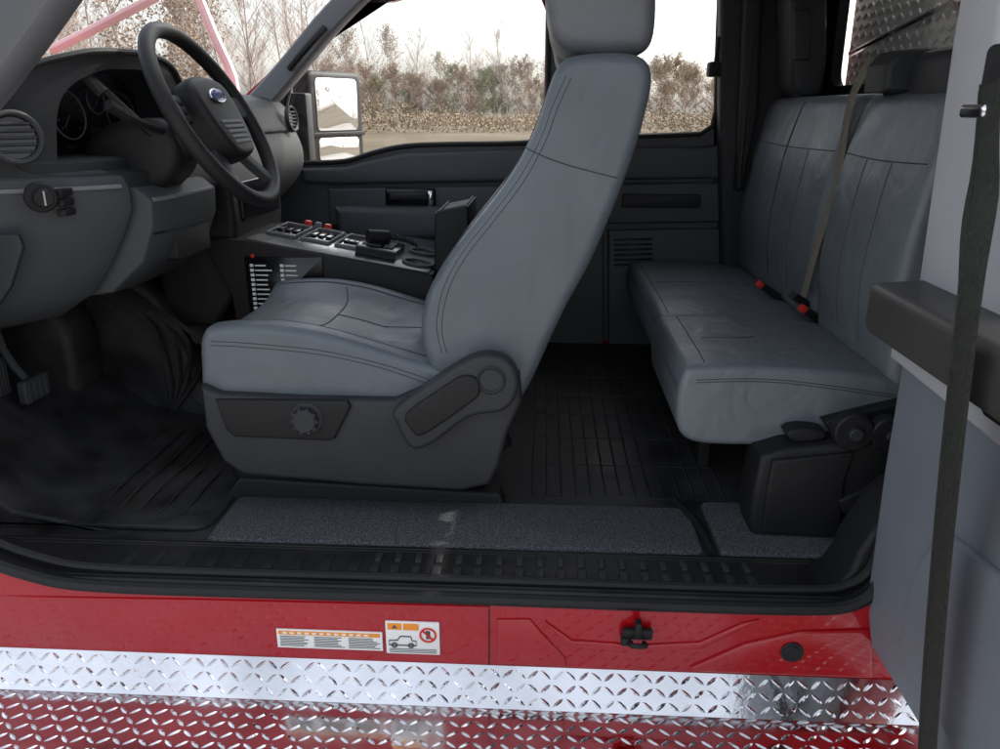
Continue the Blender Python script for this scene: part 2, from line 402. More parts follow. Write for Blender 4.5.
c0=P(622,194,y-.03);c1=P(700,208,y-.03)
g.box(c0.x,c1.x,y-.04,y-.02,c1.z,c0.z,.006,3)
g.slab(T([(608,230),(724,228),(722,420),(608,420)],y-.02),y-.018,y+.01,0.01)
for k in range(6):
    a=P(614,240+5*k,y-.02);b=P(652,239+5*k,y-.02)
    g.tube([a,b],.004,mi=2,n=6)
g.build('rear_door',[FARD,FARD,GLB,PLAS],ROOT,'closed far rear half door with dark trim',bevel=0.004)
g=G().plate([(-1.62,-1.02),(1.25,-1.02),(1.25,-0.05),(1.05,0.0),(0.98,0.5),(-0.42,0.52),(-0.62,0.46),(-1.2,0.0),(-1.62,-0.05)],
   [[(a-(.012 if a>-.05 else (.04 if a<-.6 else 0)),b-(.01 if b<.3 else 0)) for a,b in fho],[(a+.01,b) for a,b in rh]],y+.06,y+.10)
g.build('cab_side',[RED],ROOT,bevel=.002)
g=G().plate(fho,[],y+.045,y+.049);g.build('window_glass',[GLASS],ROOT)
g=G().plate(rh,[],y+.045,y+.049);g.build('window_glass',[GLASS],ROOT)
g=G().tube([(a,y-.004,b) for a,b in fho],0.009,closed=True,n=6);g.build('window_gasket',[BLK],ROOT)
g=G().tube([(a,y-.004,b) for a,b in rh],0.009,closed=True,n=6);g.build('window_gasket',[BLK],ROOT)
g=G()
g.slab(T([(722,-60),(745,-60),(812,-60),(818,105),(815,260),(742,330),(724,330),(720,150)],2.98),2.99,3.08,0.02)
g.slab(T([(744,-20),(762,-20),(758,110),(742,190),(735,190)],2.96),2.94,3.0,0.015)
g.build('rear_pillar_trim',[PLAS],ROOT)
g=G()
g.slab(T([(786,-40),(822,-40),(822,60),(816,96),(796,98),(786,85)],2.8),2.74,2.92,0.02)
g.slab(T([(794,10),(810,10),(810,60),(794,60)],2.73),2.725,2.75,0.006)
g.build('belt_tower',[PLAS],ROOT)
c=P(716,68,3.03);g=G();g.box(c.x-.03,c.x+.02,3.0,3.05,c.z-.03,c.z+.02,.008);g.tube([c,c+Vector((.0,-.02,.1))],.01,sm=2)
g.build('coat_hook',[BLK],ROOT)
def apillar(yy,s):
    g=G()
    pts=[(-0.40,yy-.0*s,0.52),(-0.55,yy,0.46),(-0.74,yy,0.31),(-0.92,yy,0.13),(-1.06,yy,0.0),(-1.2,yy,-.1)]
    g.tube(pts,0.040,n=12,sm=5,side=(0,1,0),w=.045)
    return g
g=apillar(2.99,1)
h=[P(290,68,2.93),P(298,58,2.90),(P(312,42,2.90)),P(325,28,2.93)]
g.tube(h,0.013,mi=1,sm=4,n=8)
g.build('windshield_pillar',[PILG,BLK],ROOT)
g=apillar(1.46,-1);g.build('windshield_pillar',[PILG],ROOT)
g=G().add([(-0.46,1.42,0.5),(-0.46,3.04,0.5),(-1.42,3.04,-0.05),(-1.42,1.42,-0.05)],[(0,1,2,3)]);g.build('windshield_glass',[GLASS],ROOT)
g=G();g.slab(rrect(-0.02,0.24,-0.03,0.05,.03),0,0.03,.01,axis='x')
g.v=[(-.62+a,2.02+b,.345+c) for a,b,c in g.v];g.tube([(-.6,2.13,.37),(-.55,2.13,.45)],.008)
g.build('rear_view_mirror',[BLK],ROOT)
c=P(338,120,3.36)
ang=math.radians(64)
def mx(x,y_,z):
    a=x*math.cos(ang)-y_*math.sin(ang); b=x*math.sin(ang)+y_*math.cos(ang)
    return (c.x+a,c.y+b,c.z+z)
g=G();g.slab(rrect(-.165,.165,-.185,.185,.035),0,.09,.02)
g.slab(rrect(-.165,.165,-.062,-.046,.004),-.006,.02,.003)
g.v=[mx(*q) for q in g.v]
g.tube([mx(-.1,.05,.06),(-.98,3.2,c.z+.05)],.018,sm=0);g.tube([mx(-.1,.05,-.12),(-.98,3.2,c.z-.12)],.018)
g.box(-1.02,-.9,3.12,3.2,c.z-.17,c.z+.1,.01)
sm_=g.build('side_mirror',[BLK],ROOT,'black towing mirror with split mirror glass')
for (z0,z1) in ((-.040,.158),(-.158,-.068)):
    g=G();g.slab(rrect(-.125,.125,z0,z1,.02),-.0025,.004,.001,0);g.v=[mx(*q) for q in g.v];g.build('mirror_glass',[MIR],sm_)
g=G();g.slab([(1.45,-0.3),(1.45,-.12),(1.7,-.07),(2.2,-.05),(2.7,-.07),(2.95,-.12),(2.95,-.3)],-2.7,-1.63,.04,axis='x')
g.slab([(1.45,-0.9),(1.45,-.3),(2.95,-.3),(2.95,-.9)],-2.7,-1.64,.04,axis='x')
g.build('hood',[RED],ROOT)
g=G()  # added pink rods stand in for a reflection in the windshield
g.tube([P(52,50,3.2),P(100,26,3.2),P(158,-4,3.2)],.018)
g.tube([P(196,-10,3.4),P(214,35,3.4),P(233,78,3.4),P(236,110,3.4)],.020,sm=3)
g.build('windshield_reflection_streaks',[PINK],ROOT,'pale pink streaks standing in for a windshield reflection')

# ================================================================= DASH
def bend(y_): return 0.18*((1.80-y_)/.22)**2 if y_<1.80 else 0.0
def ddef(x,y_,z):
    if x>-1.35: x-=bend(y_)
    return (x,y_,z)
def ddef2(x,y_,z):
    if y_<2.11 and x>-1.35 and z>-.13:
        f=min(1,(z+.13)/.03)*min(1,max(0,(2.11-y_)/.03))*min(1,max(0,(y_-1.60)/.03)); x=min(x,x-(.17*f)*min(1,(x+1.35)/.2)); 
        z=min(z,z-(z+.11)*.9*f) if z>-.11 else z
    return ddef(x,y_,z)
g=G()
prof=[(-1.5,.0),(-1.3,.03),(-1.12,.035),(-.99,.02),(-.94,-.03),(-.905,-.09),(-.89,-.15),(-.90,-.21),(-.95,-.28),(-1.04,-.37),(-1.14,-.44),(-1.27,-.48),(-1.5,-.48)]
g.slab(prof,1.57,3.03,.04,0,deform=ddef2,sm=4,mid=44,soft=4)
dash=g.build('dashboard',[DASH],ROOT,'charcoal and grey moulded dashboard')
g=G()
g.slab([(-1.30,-.115),(-.95,-.115),(-.882,-.135),(-.872,-.16),(-.872,-.205),(-.90,-.265),(-.94,-.33),(-.985,-.39),(-1.07,-.445),(-1.2,-.475),(-1.3,-.475)],1.548,1.72,.005,0,deform=ddef,mid=8)
g.tube([ddef(-.868,yy,-.155) for yy in [1.56+.02*k for k in range(8)]],.005,n=6,mi=1)
# flat angular face on the door side
g.slab([(-1.30,-.235),(-1.045,-.235),(-1.04,-.26),(-1.08,-.34),(-1.15,-.42),(-1.25,-.45),(-1.30,-.45)],1.538,1.552,.005,2)
g.build('lower_dash_trim',[GREY,PILG,PLAS],dash,'grey lower dash end panel')
g=G()
g.slab([(-.93,-.15),(-.875,-.165),(-.848,-.19),(-.852,-.245),(-.885,-.325),(-.965,-.395),(-1.03,-.405),(-1.05,-.36),(-.97,-.2)],1.735,2.06,.005,0,deform=ddef,mid=6)
g.tube([ddef(-.850,yy,-.188) for yy in [1.745+.03*k for k in range(11)]],.005,n=6,mi=1)
g.tube([ddef(-.860,yy,-.262) for yy in [1.745+.03*k for k in range(11)]],.003,n=6,mi=2)
g.build('knee_bolster',[GREY,PILG,BLK],dash)
g=G();g.slab([(-1.42,.025),(-1.2,.052),(-1.05,.05),(-.965,.028),(-.925,-.02),(-.90,-.065),(-.93,-.07),(-1.0,-.01),(-1.4,.0)],2.12,3.02,.02,0,sm=2,soft=2);g.build('dash_top_pad',[DASH],dash)
g=G()
outer=cat([(1.575,-.12),(1.58,-.01),(1.61,.07),(1.69,.108),(1.78,.118),(1.95,.118),(2.05,.09),(2.10,.02),(2.115,-.12)],False,5)
inner=cat([(1.655,-.105),(1.66,.0),(1.685,.05),(1.74,.078),(1.80,.084),(1.93,.084),(2.01,.06),(2.055,.0),(2.06,-.105)],False,5)
n=len(outer);V=[];F=[]
def hx(yy,z): return -0.925-bend(yy)*.85+.12*z
for xx in (0,1):
    for q in outer: V.append((hx(q.x,q.y) if xx==0 else -1.42,q.x,q.y if xx==0 else min(q.y,q.y*.3)))
for q in inner: V.append((hx(q.x,q.y)-.006,q.x,q.y))
for q in inner: V.append((hx(q.x,q.y)-.13,q.x,q.y*.9))
for i in range(n-1):
    F+=[(i,i+1,n+i+1,n+i),(i,i+1,2*n+i+1,2*n+i),(2*n+i,2*n+i+1,3*n+i+1,3*n+i)]
g.add(V,F,0)
g.tube([V[i] for i in range(n)],.007,n=8)
ls=[1.575+.54*k/12 for k in range(13)]
V=[];F=[]
for yy in ls:
    xf=hx(yy,-.11)+.006
    for (a,b) in ((xf-.19,-.095),(xf-.012,-.098),(xf,-.105),(xf,-.128),(xf-.02,-.14),(xf-.19,-.14)): V.append((a,yy,b))
for i in range(12):
    for k in range(6): F.append((i*6+k,i*6+(k+1)%6,(i+1)*6+(k+1)%6,(i+1)*6+k))
F.append(tuple(range(6)));F.append(tuple(72+k for k in range(6)))
g.add(V,F,0)
g.build('instrument_hood',[DASH],dash)
g=G()
V=[(hx(q.x,q.y)-.10,q.x,q.y) for q in inner];g.add(V,[tuple(range(n))],0)
for cy,cz,r in ((1.75,-.01,.052),(1.96,-.01,.052),(1.855,.02,.03)):
    cc=Vector((hx(cy,0)-.094,cy,cz));g.cyl(cc,(1,-.15,.1),r,.004,1,28,.001,inner=r*.95)
    for k in range(11):
        t=math.radians(220-k*26);dy=-math.cos(t);dzz=math.sin(t)
        g.tube([cc+Vector((.004,dy*r*.78,dzz*r*.78)),cc+Vector((.004,dy*r*.9,dzz*r*.9))],.0009,mi=1,n=4)
    g.tube([cc+Vector((.005,0,0)),cc+Vector((.005,-.5*r,-.5*r))],.001,mi=1,n=4)
g.build('gauge_cluster',[GLB,GREY],dash)
def vent(c,ax,r):
    g=G();g.cyl(c,ax,r,.014,0,32,.004,inner=r*.78);g.cyl(Vector(c),ax,r*.79,.003,1)
    ax=Vector(ax).normalized();a=ax.cross(Vector((0,0,1))).normalized()
    for k in (-2,-1,0,1,2):
        o=Vector(c)+ax*.008+Vector((0,0,1))*k*r*.25;w=math.sqrt(max(.0,.6-(k*.25)**2))*r*.95
        g.tube([o-a*w,o+a*w],.003,mi=0,n=6)
    return g
vent(P(14,138,1.555),(.75,-.62,.1),.052).build('air_vent',[PLAS,GLB],dash)
vent((-.90,2.90,-.03),(1,-.1,.1),.045).build('air_vent',[PLAS,GLB],dash)
g=G();c=P(40,197,1.57);g.cyl(c,(.7,-.7,0),.030,.014,0,28,.003);g.cyl(c+Vector((.008,-.008,0)),(.7,-.7,0),.018,.022,0)
g.tube([c+Vector((.024,-.024,-.014)),c+Vector((.024,-.024,.014))],.002,mi=1,n=4)
g.build('headlight_switch',[BLK,LGREY],dash)
g=G();c=P(66,200,1.615)
for k in range(3): g.box(c.x-.006,c.x+.012,1.585,1.625,c.z-.03+.02*k,c.z-.016+.02*k,.002)
g.build('dimmer_switch',[BLK],dash)
g=G();g.slab([(-.99,.0),(-.93,-.03),(-.865,-.16),(-.86,-.3),(-.88,-.5),(-.95,-.6),(-1.1,-.6),(-1.1,-.0)],2.2,2.62,.02,0)
g.slab(rrect(2.25,2.57,-.30,-.19,.01),-.875,-.852,.004,1,axis='x')
for k in range(5): g.cyl((-.853,2.28+.065*k,-.245),(1,0,0),.014,.012,0)
g.build('centre_stack',[BLK,GLB],dash)
g=G();g.slab(rrect(1.84,2.03,-.34,-.27,.012),-.95,-.864,.004,axis='x');g.build('pocket',[BLK],dash)

# steering column + wheel
C=P(215,117,1.87); nrm=Vector((.88,0,.475)).normalized(); up=Vector((-.475,0,.88)).normalized(); sd=Vector((0,1,0))
def W(a,b,c): return C+sd*a+up*b+nrm*c
g=G();g.tube([C-nrm*.30,C-nrm*.16,C-nrm*.05],.055,n=20,sm=3)
g.slab([(q[0],q[1]) for q in [(-1.02,-.26),(-.90,-.19),(-.83,-.13),(-.82,-.06),(-.86,-.02),(-.98,-.03),(-1.05,-.1)]],1.80,1.94,.03,sm=3,soft=2)
g.build('steering_column',[BLK],ROOT)
g=G();g.tube([C-nrm*.10+sd*.02,C-nrm*.10-sd*.10+up*.03,C-nrm*.11-sd*.16+up*.07],.008,sm=4,mi=0);g.tube([C-nrm*.11-sd*.15+up*.06,C-nrm*.115-sd*.19+up*.09],.013)
g.build('turn_signal_stalk',[BLK],ROOT)
g=G();g.tube([C-nrm*.12-sd*.05,C-nrm*.13-sd*.1+up*.09,C-nrm*.14-sd*.13+up*.16],.008,sm=4);g.tube([C-nrm*.14-sd*.128+up*.13,C-nrm*.15-sd*.14+up*.19],.014)
g.build('gear_lever',[BLK],ROOT)
g=G();R=.207
g.tube([W(R*math.cos(2*math.pi*k/56),R*math.sin(2*math.pi*k/56),0) for k in range(56)],.0175,closed=True,n=12)
wheel=g.build('steering_wheel',[BLK],ROOT,'black four spoke steering wheel with oval badge')
for sgn in (-1,1):
    g=G();g.tube([W(sgn*.05,.02,-.02),W(sgn*.11,.03,-.02),W(sgn*.20,.02,-.002)],.012,n=10,sm=4,side=up,w=.028);g.build('spoke',[GREY],wheel)
    g=G();g.tube([W(sgn*.045,-.05,-.02),W(sgn*.08,-.11,-.015),W(sgn*.11,-.17,-.002)],.011,n=10,sm=4,side=sd,w=.02);g.build('spoke',[PLAS],wheel)
g=G();g.slab(cat([(-.10,.05),(-.055,.085),(.055,.085),(.10,.05),(.09,-.045),(.05,-.10),(-.05,-.10),(-.09,-.045)],True,4),-.035,.028,.018)
for k in range(5): g.slab(rrect(-.058+.003*k,.058-.003*k,-.03-.012*k,-.022-.012*k,.003),.024,.031,.002,1)
g.v=[tuple(W(a,c,b)) for a,b,c in g.v]
g.build('airbag_cover',[BLK,PILG],wheel)
for sgn in (-1,1):
    for k in range(3):
        g=G();g.slab(rrect(sgn*.135-.013,sgn*.135+.013,.035-.02*k-.006,.035-.02*k+.008,.004),-.012,.0,.003)
        g.v=[tuple(W(a,c,b)) for a,b,c in g.v];g.build('wheel_button',[BLK],wheel)
g=G();el=[(.040*math.cos(2*math.pi*k/32),.0175*math.sin(2*math.pi*k/32)) for k in range(32)]
g.slab([(a,b+.035) for a,b in el],.024,.034,.003,1,K=3);g.slab([(a*.9,b*.85+.035) for a,b in el],.03,.0355,.001,0,K=2)
g.v=[tuple(W(a,c,b)) for a,b,c in g.v]
tc=bpy.data.curves.new('e','FONT');tc.body='Ford';tc.size=.028;tc.align_x='CENTER';tc.align_y='CENTER';tc.extrude=.0006;tc.shear=.35
to=bpy.data.objects.new('e',tc);sc.collection.objects.link(to);dg=bpy.context.evaluated_depsgraph_get();me=bpy.data.meshes.new_from_object(to.evaluated_get(dg))
g.add([tuple(W(q.co.x,q.co.y+.035,.0362+q.co.z)) for q in me.vertices],[tuple(p.vertices) for p in me.polygons],2)
bpy.data.objects.remove(to);bpy.data.curves.remove(tc)
g.build('oval_badge',[BLUE,CHR,CHR],wheel,'blue oval badge with chrome script lettering')

for (u,v,w_,h_) in ((34,388,.10,.06),(-2,378,.05,.13)):
    c=P(u,v,1.84);g=G();g.slab(rrect(c.y-w_/2,c.y+w_/2,c.z-h_/2,c.z+h_/2,.01),c.x-.012,c.x+.012,.006,axis='x')
    g.tube([c,c+Vector((-.06,0,.10)),c+Vector((-.08,0,.28))],.010,sm=3);
    for k in range(4): g.box(c.x+.010,c.x+.016,c.y-w_*.4+k*w_*.22,c.y-w_*.4+k*w_*.22+.006,c.z-h_*.4,c.z+h_*.4,.002)
    g.build('pedal',[GREY],ROOT)

# ================================================================= CONSOLE
g=G()
nl=P(243,240,2.17);nr=P(432,275,2.17)
g.slab([(nl.x-.12,nl.z-.0),(nl.x,nl.z),(nr.x,nr.z),(nr.x+.01,nr.z-.03),(nr.x+.01,-.85),(nl.x-.02,-.85),(nl.x-.05,-.5)],2.17,2.52,.006)
con=g.build('centre_console',[BLK],ROOT,'black equipment console with switches and cup holders')
dirx=Vector((nr.x-nl.x,0,nr.z-nl.z)).normalized();un=Vector((-dirx.z,0,dirx.x))
if un.z<0: un=-un
Lc=(nr-nl).length
def K_(a,b,h):
    q=nl+dirx*(a*Lc)+un*h; return (q.x,2.17+b*.35,q.z)
def onplate(g): g.v=[K_(a,b,c) for a,b,c in g.v]; return g
CTOP=mat('satin_console_top',(0.018,0.019,0.021),0.28,var=.1,spec=.6)
g=G()
g.slab([(0,.02),(.98,.02),(.98,.98),(0,.98)],0,.004,.001,0,axis='z')
onplate(g);g.build('console_top_plate',[CTOP],con)
for (a0,a1) in ((.04,.20),(.23,.39),(.42,.55)):
    g=G()
    for (p0,p1,q0_,q1_) in ((a0,a1,.36,.39),(a0,a1,.91,.94),(a0,a0+.010,.39,.91),(a1-.010,a1,.39,.91)):
        g.slab([(p0,q0_),(p1,q0_),(p1,q1_),(p0,q1_)],.004,.012,.001,0,axis='z')
    g.slab([(a0+.010,.39),(a1-.010,.39),(a1-.010,.91),(a0+.010,.91)],.0045,.006,.0005,1,axis='z')
    for kk in range(3):
        w0=a0+.02+kk*(a1-a0-.03)/3
        g.slab([(w0,.55),(w0+.03,.55),(w0+.03,.74),(w0,.74)],.006,.013,.002,1,axis='z')
    onplate(g);g.build('switch_bay',[PILG,GLB],con)
for k in range(3):
    g=G();g.slab([(.14+.06*k,.95),(.175+.06*k,.95),(.175+.06*k,1.0),(.14+.06*k,1.0)],.0,.024,.002,0,axis='z')
    onplate(g);g.build('rocker_switch',[REDP if k!=1 else PILG],con)
g=G();g.slab([(.56,.2),(.78,.2),(.78,.62),(.56,.62)],.004,.03,.004,0,axis='z')
g.slab([(.58,.3),(.68,.3),(.68,.55),(.58,.55)],.03,.033,.001,1,axis='z')
for k in range(4): g.slab([(.70+.0,.28+.08*k),(.75,.28+.08*k),(.75,.33+.08*k),(.70,.33+.08*k)],.03,.036,.001,1,axis='z')
onplate(g);g.build('radio_unit',[GLB,GREY],con)
for (a_,b_) in ((.90,.25),(.88,.75)):
    g=G();q=Vector(K_(a_,b_,.004));g.cyl(q,un,.046,.008,0,32,.002,inner=.037);g.cyl(q,un,.037,.003,1)
    g.build('cup_holder',[GREY,GLB],con)
g=G()
g.box(nl.x+.0,nl.x+.22,2.164,2.169,nl.z-.25,nl.z-.045,.002,0)
for c_ in range(2):
    for r_ in range(12):
        if c_==1 and r_>7: continue
        x0=nl.x+.015+.085*c_;z0=nl.z-.065-.0135*r_
        g.box(x0,x0+.010,2.161,2.165,z0-.008,z0,.0005,1)
        g.box(x0+.014,x0+.014+random.uniform(.03,.05),2.161,2.165,z0-.006,z0-.0025,.0003,1)
g.box(nl.x+.02,nl.x+.03,2.160,2.165,nl.z-.048,nl.z-.038,.002,2)
g.build('circuit_label',[GLB,WHT,REDP],con,'black panel with columns of white circuit labels')
g=G();pts=[]
for k in range(90):
    t=k/90;a=k*1.1;base=Vector(K_(.62+.25*t,.42+.2*math.sin(t*3),.045));pts.append(base+Vector((0,math.cos(a)*.008,math.sin(a)*.008)))
g.tube(pts,.0025,n=5)
g.tube([K_(.6,.35,.05),K_(.70,.45,.052)],.020,n=12,mi=0)
g.build('handheld_microphone',[BLK],con)
a=P(436,212,2.28);b=P(470,262,2.28)
g=G();g.slab([(a.x-.01,b.z-.1),(a.x,a.z),(b.x,a.z+.02),(b.x+.0,b.z-.1)],2.25,2.52,.008,0)
g.tube([(a.x+.01,2.25,a.z+.004),(b.x-.01,2.25,a.z+.02),(b.x-.01,2.5,a.z+.02),(a.x+.01,2.5,a.z+.004)],.004,closed=True,mi=1,n=6)
g.build('document_box',[BLK,GREY],ROOT,'black upright box at console rear')

# ================================================================= FRONT SEAT
g=G()
g.slab(T([(245,470),(500,486),(512,512),(470,516),(240,503),(228,512),(222,500)],1.70),1.66,1.72,.01)
g.slab(T([(245,470),(500,486),(512,512),(470,516),(240,503),(228,512),(222,500)],1.70),2.0,2.06,.01)
g.slab(T([(215,400),(480,400),(490,480),(240,475)],1.7),1.66,2.06,.02)
seat=g.build('front_seat',[BLK],ROOT,'blue grey vinyl driver bucket seat')
g=G()
def cush(x,y_,z):
    t=(y_-1.86)/.26
    if z>-.50: z-= .030*max(0,1-(t*1.3)**4)*min(1,(z+.50)/.03)
    return (x,y_,z)
co=T([(205,365),(204,344),(207,331),(217,324),(270,322),(320,329),(370,343),(420,359),(470,372),(490,395),(480,425),(440,430),(330,420),(240,418),(212,408),(206,390)],1.63)
g.slab(co,1.60,2.12,.020,0,deform=cush,sm=3,mid=16,K=6,soft=3)
zt=1.0
def sideline(px,y_=1.61):
    return [(P(u,v,y_).x,1.3,P(u,v,y_).z) for u,v in px]
g.seam([[(-.70,1.66,zt),(-.5,1.655,zt),(-.25,1.66,zt)],[(-.70,2.06,zt),(-.5,2.065,zt),(-.25,2.06,zt)],
        [(-.52,1.67,zt),(-.50,1.76,zt),(-.50,1.96,zt),(-.52,2.05,zt)],[(-.50,1.86,zt),(-.4,1.86,zt),(-.25,1.86,zt)]],(0,0,-1),r=.0016)
g.seam([sideline([(212,340),(250,342),(320,349),(380,362),(430,378)]),sideline([(212,344),(250,346),(320,353),(380,366),(425,381)])],(0,1,0),r=.0010)
g.build('seat_cushion',[VINYL,SEAM],seat)
g=G()
bo=T([(432,366),(422,332),(427,295),(446,260),(474,223),(503,186),(524,152),(539,118),(549,88),(558,67),(574,56),(618,53),(643,59),(651,78),(645,112),(631,160),(610,215),(588,265),(566,305),(547,345),(532,378),(516,400),(482,402),(450,386)],1.63)
g.slab(bo,1.60,2.12,.026,0,sm=3,mid=8,K=6,soft=4)
g.seam([sideline([(526,148),(548,158),(575,167),(618,178)],1.605)],(0,1,0),r=.0013)
g.seam([sideline([(566,76),(553,105),(540,140),(518,180),(488,220),(460,256),(443,290),(437,325),(442,352)],1.605),
        sideline([(571,78),(558,107),(545,142),(523,182),(493,222),(465,258),(448,292),(442,327),(447,352)],1.605)],(0,1,0),r=.0009)
g.seam([[(-1.0,1.70,-.35),(-1.0,1.70,-.1),(-1.0,1.72,.08)],[(-1.0,2.02,-.35),(-1.0,2.02,-.1),(-1.0,2.0,.08)]],(1,0,0),r=.002)
g.build('backrest',[VINYL,SEAM],seat)
g=G()
ho=T([(549,20),(545,-10),(553,-45),(590,-68),(632,-62),(652,-30),(655,10),(651,42),(638,55),(610,58),(583,56),(563,49),(553,38)],1.72)
g.slab(ho,1.68,2.04,.035,0,sm=3,K=6,mid=3,soft=5)
q=P(605,52,1.8)
for yy in (1.79,1.93): g.tube([(q.x,yy,q.z+.02),(q.x+.004,yy,q.z-.07)],.007,mi=1)
g.build('headrest',[VINYL2,CHR],seat)
g=G()
g.slab(T([(203,384),(222,392),(300,396),(395,398),(425,385),(450,372),(500,360),(520,372),(522,400),(508,430),(500,462),(490,482),(462,488),(360,482),(245,472),(225,458),(208,425)],1.59),1.572,1.63,.012,sm=0)
g.slab(T([(217,398),(348,399),(352,405),(336,437),(330,439),(236,435),(228,428)],1.575),1.562,1.58,.006,1)
g.build('seat_side_shield',[PLAS,BLK],seat,'dark grey plastic seat side cover')
g=G()
g.slab(T([(397,405),(440,374),(470,356),(492,352),(511,360),(519,378),(514,398),(500,409),(470,414),(440,436),(420,446),(408,440),(398,420)],1.56),1.535,1.585,.012,0,sm=3)
g.slab(T([(407,412),(446,384),(464,374),(478,378),(480,392),(470,402),(436,426),(420,434),(412,428)],1.54),1.526,1.545,.006,1,sm=3)
c=P(491,380,1.535);g.cyl(c,(0,-1,0),.030,.006,0,36,.003,inner=.024)
g.build('recliner_cover',[PLAS,BLK],seat)
g=G();c=P(307,418,1.565);g.cyl(c,(0,-1,0),.036,.008,0,36,.003);g.cyl(c+Vector((0,-.006,0)),(0,-1,0),.026,.020,0,12,.003)
for k in range(10):
    a=2*math.pi*k/10;g.tube([c+Vector((.026*math.cos(a),-.008,.026*math.sin(a))),c+Vector((.026*math.cos(a),-.024,.026*math.sin(a)))],.004,n=6)
g.build('adjuster_knob',[PLAS],seat)
kids=[o for o in bpy.data.objects if o.parent is seat]
ps=seat.copy();sc.collection.objects.link(ps);ps.location=(0.02,.92,0);ps['label']='blue grey vinyl passenger bucket seat'
for k in kids:
    c_=k.copy();c_.parent=ps;sc.collection.objects.link(c_)

# ================================================================= REAR SEAT
g=G()
for y0 in (1.9,2.8):
    g.slab([(.40,-.87),(.40,-.66),(.74,-.66),(.74,-.69),(.43,-.69),(.43,-.87)],y0,y0+.05,.004)
g.box(.38,.80,1.66,2.98,-.70,-.66,.01)
rear=g.build('rear_bench_seat',[BLK],ROOT,'blue grey vinyl split folding rear bench')
cp0=[(.330,-.675),(.312,-.64),(.309,-.59),(.318,-.540),(.34,-.526),(.45,-.522),(.60,-.527),(.74,-.547),(.80,-.58),(.81,-.64),(.74,-.685),(.6,-.69),(.5,-.69),(.38,-.69)]
def rdef(y0,y1):
    def f(x,y_,z):
        t=(y_-(y0+y1)/2)/((y1-y0)/2)
        z+= .006*max(0,1-t**4)*(1 if z>-.6 else 0); return (x,y_,z)
    return f
for (y0,y1) in ((1.62,2.085),(2.15,3.0)):
    near=y1<2.2
    cp=[(a-(.020 if (near and a<.5) else 0),b+(.010 if near and b>-.6 else (0 if near else -.010 if b>-.6 else 0))) for a,b in cp0]
    g=G().slab(cp,y0,y1,.016,0,deform=rdef(y0,y1),sm=3,mid=8,K=6,soft=2)
    m=(y0+y1)/2
    L_=[[(.345,y0+.03,0),(.345,m,0),(.345,y1-.03,0)]]
    if near: L_+= [[(.37,m-.02,0),(.46,m-.02,0),(.50,m+.0,0)]]
    else: L_+=[[(.36,2.57,0),(.55,2.57,0),(.70,2.57,0)]]
    g.seam(L_,(0,0,-1),r=.0014)
    if near:
        g.seam([[(.325,1.3,-.541),(.5,1.3,-.538),(.78,1.3,-.572)],[(.325,1.3,-.547),(.5,1.3,-.544),(.78,1.3,-.578)]],(0,1,0),r=.001)
    g.seam([[(.1,y0+.03,-.560),(.1,m,-.562),(.1,y1-.03,-.560)],[(.1,y0+.03,-.567),(.1,m,-.569),(.1,y1-.03,-.567)]],(1,0,0),r=.001)
    g.build('seat_cushion',[VINYLR,SEAM],rear)
bp=[(.730,-.55),(.718,-.48),(.706,-.35),(.728,-.15),(.757,-.03),(.774,.018),(.80,.038),(.855,.036),(.89,.01),(.91,-.1),(.91,-.4),(.88,-.55),(.80,-.57)]
for (y0,y1) in ((1.62,2.10),(2.15,3.0)):
    def bdef(x,y_,z,y0=y0,y1=y1):
        t=(y_-(y0+y1)/2)/((y1-y0)/2)
        if x<.78: x-=.006*max(0,1-t**4)
        return (x,y_,z)
    g=G().slab(bp,y0,y1,.024,0,deform=bdef,sm=3,mid=8,K=6,soft=3)
    m=(y0+y1)/2;X=.2
    L_=[[(X,y0+.02,-.10),(X,m,-.105),(X,y1-.02,-.10)]]
    cs=(m-.07,m+.07) if y1<2.2 else (2.36,2.78)
    for cc in cs: L_.append([(X,cc,-.107),(X,cc,-.3),(X,cc,-.5)])
    g.seam(L_,(1,0,0),r=.0014)
    if y1>2.2: g.seam([[(X,2.57,.02),(X,2.57,-.2),(X,2.57,-.5)]],(1,0,0),r=.003)
    g.build('backrest',[VINYLR,SEAM],rear)
g=G()
g.slab([(.80,.0),(.785,.07),(.80,.115),(.85,.125),(.89,.10),(.90,.0)],1.68,1.92,.03,0,sm=2,soft=2);g.build('headrest',[PLAS],rear)
g=G()
q=[P(886,62,2.06),P(878,82,2.10),P(862,112,2.12),P(838,178,2.12),P(818,242,2.12),P(803,296,2.12)]
q=[Vector((min(a.x,.735+.04*max(0,a.z+.05)*3),a.y,a.z)) for a in q]
g.tube(q,.0012,n=8,sm=4,side=(0,1,0),w=.024)
g.build('seat_belt',[BELTT],ROOT,'tan webbing shoulder belt over rear bench')
g=G();g.slab(T([(872,92),(875,66),(888,52),(925,48),(932,72),(918,96)],2.0),1.93,2.06,.015);g.build('belt_guide',[PLAS],ROOT)
for (u,v,yy) in ((768,290,2.42),(812,315,2.14),(800,300,2.18)):
    c=P(u,v,yy);g=G()
    t=Vector((-.75,-.1,.5)).normalized()
    g.tube([c+t*(-.09),c+t*-.02],.003,n=8,side=(0,1,0),w=.018,mi=0)
    g.tube([c-t*.035,c,c+t*.028],.011,n=10,side=(0,1,0),w=.02,mi=0)
    if u!=800:g.tube([c+t*.022,c+t*.038],.010,n=10,side=(0,1,0),w=.017,mi=1)
    g.build('belt_buckle',[BLK,REDP],ROOT)
g=G()
g.slab(T([(758,452),(785,444),(868,438),(892,425),(908,445),(905,478),(895,492),(872,505),(866,552),(850,557),(750,547),(747,510),(750,490)],1.57),1.545,1.66,.014,0)
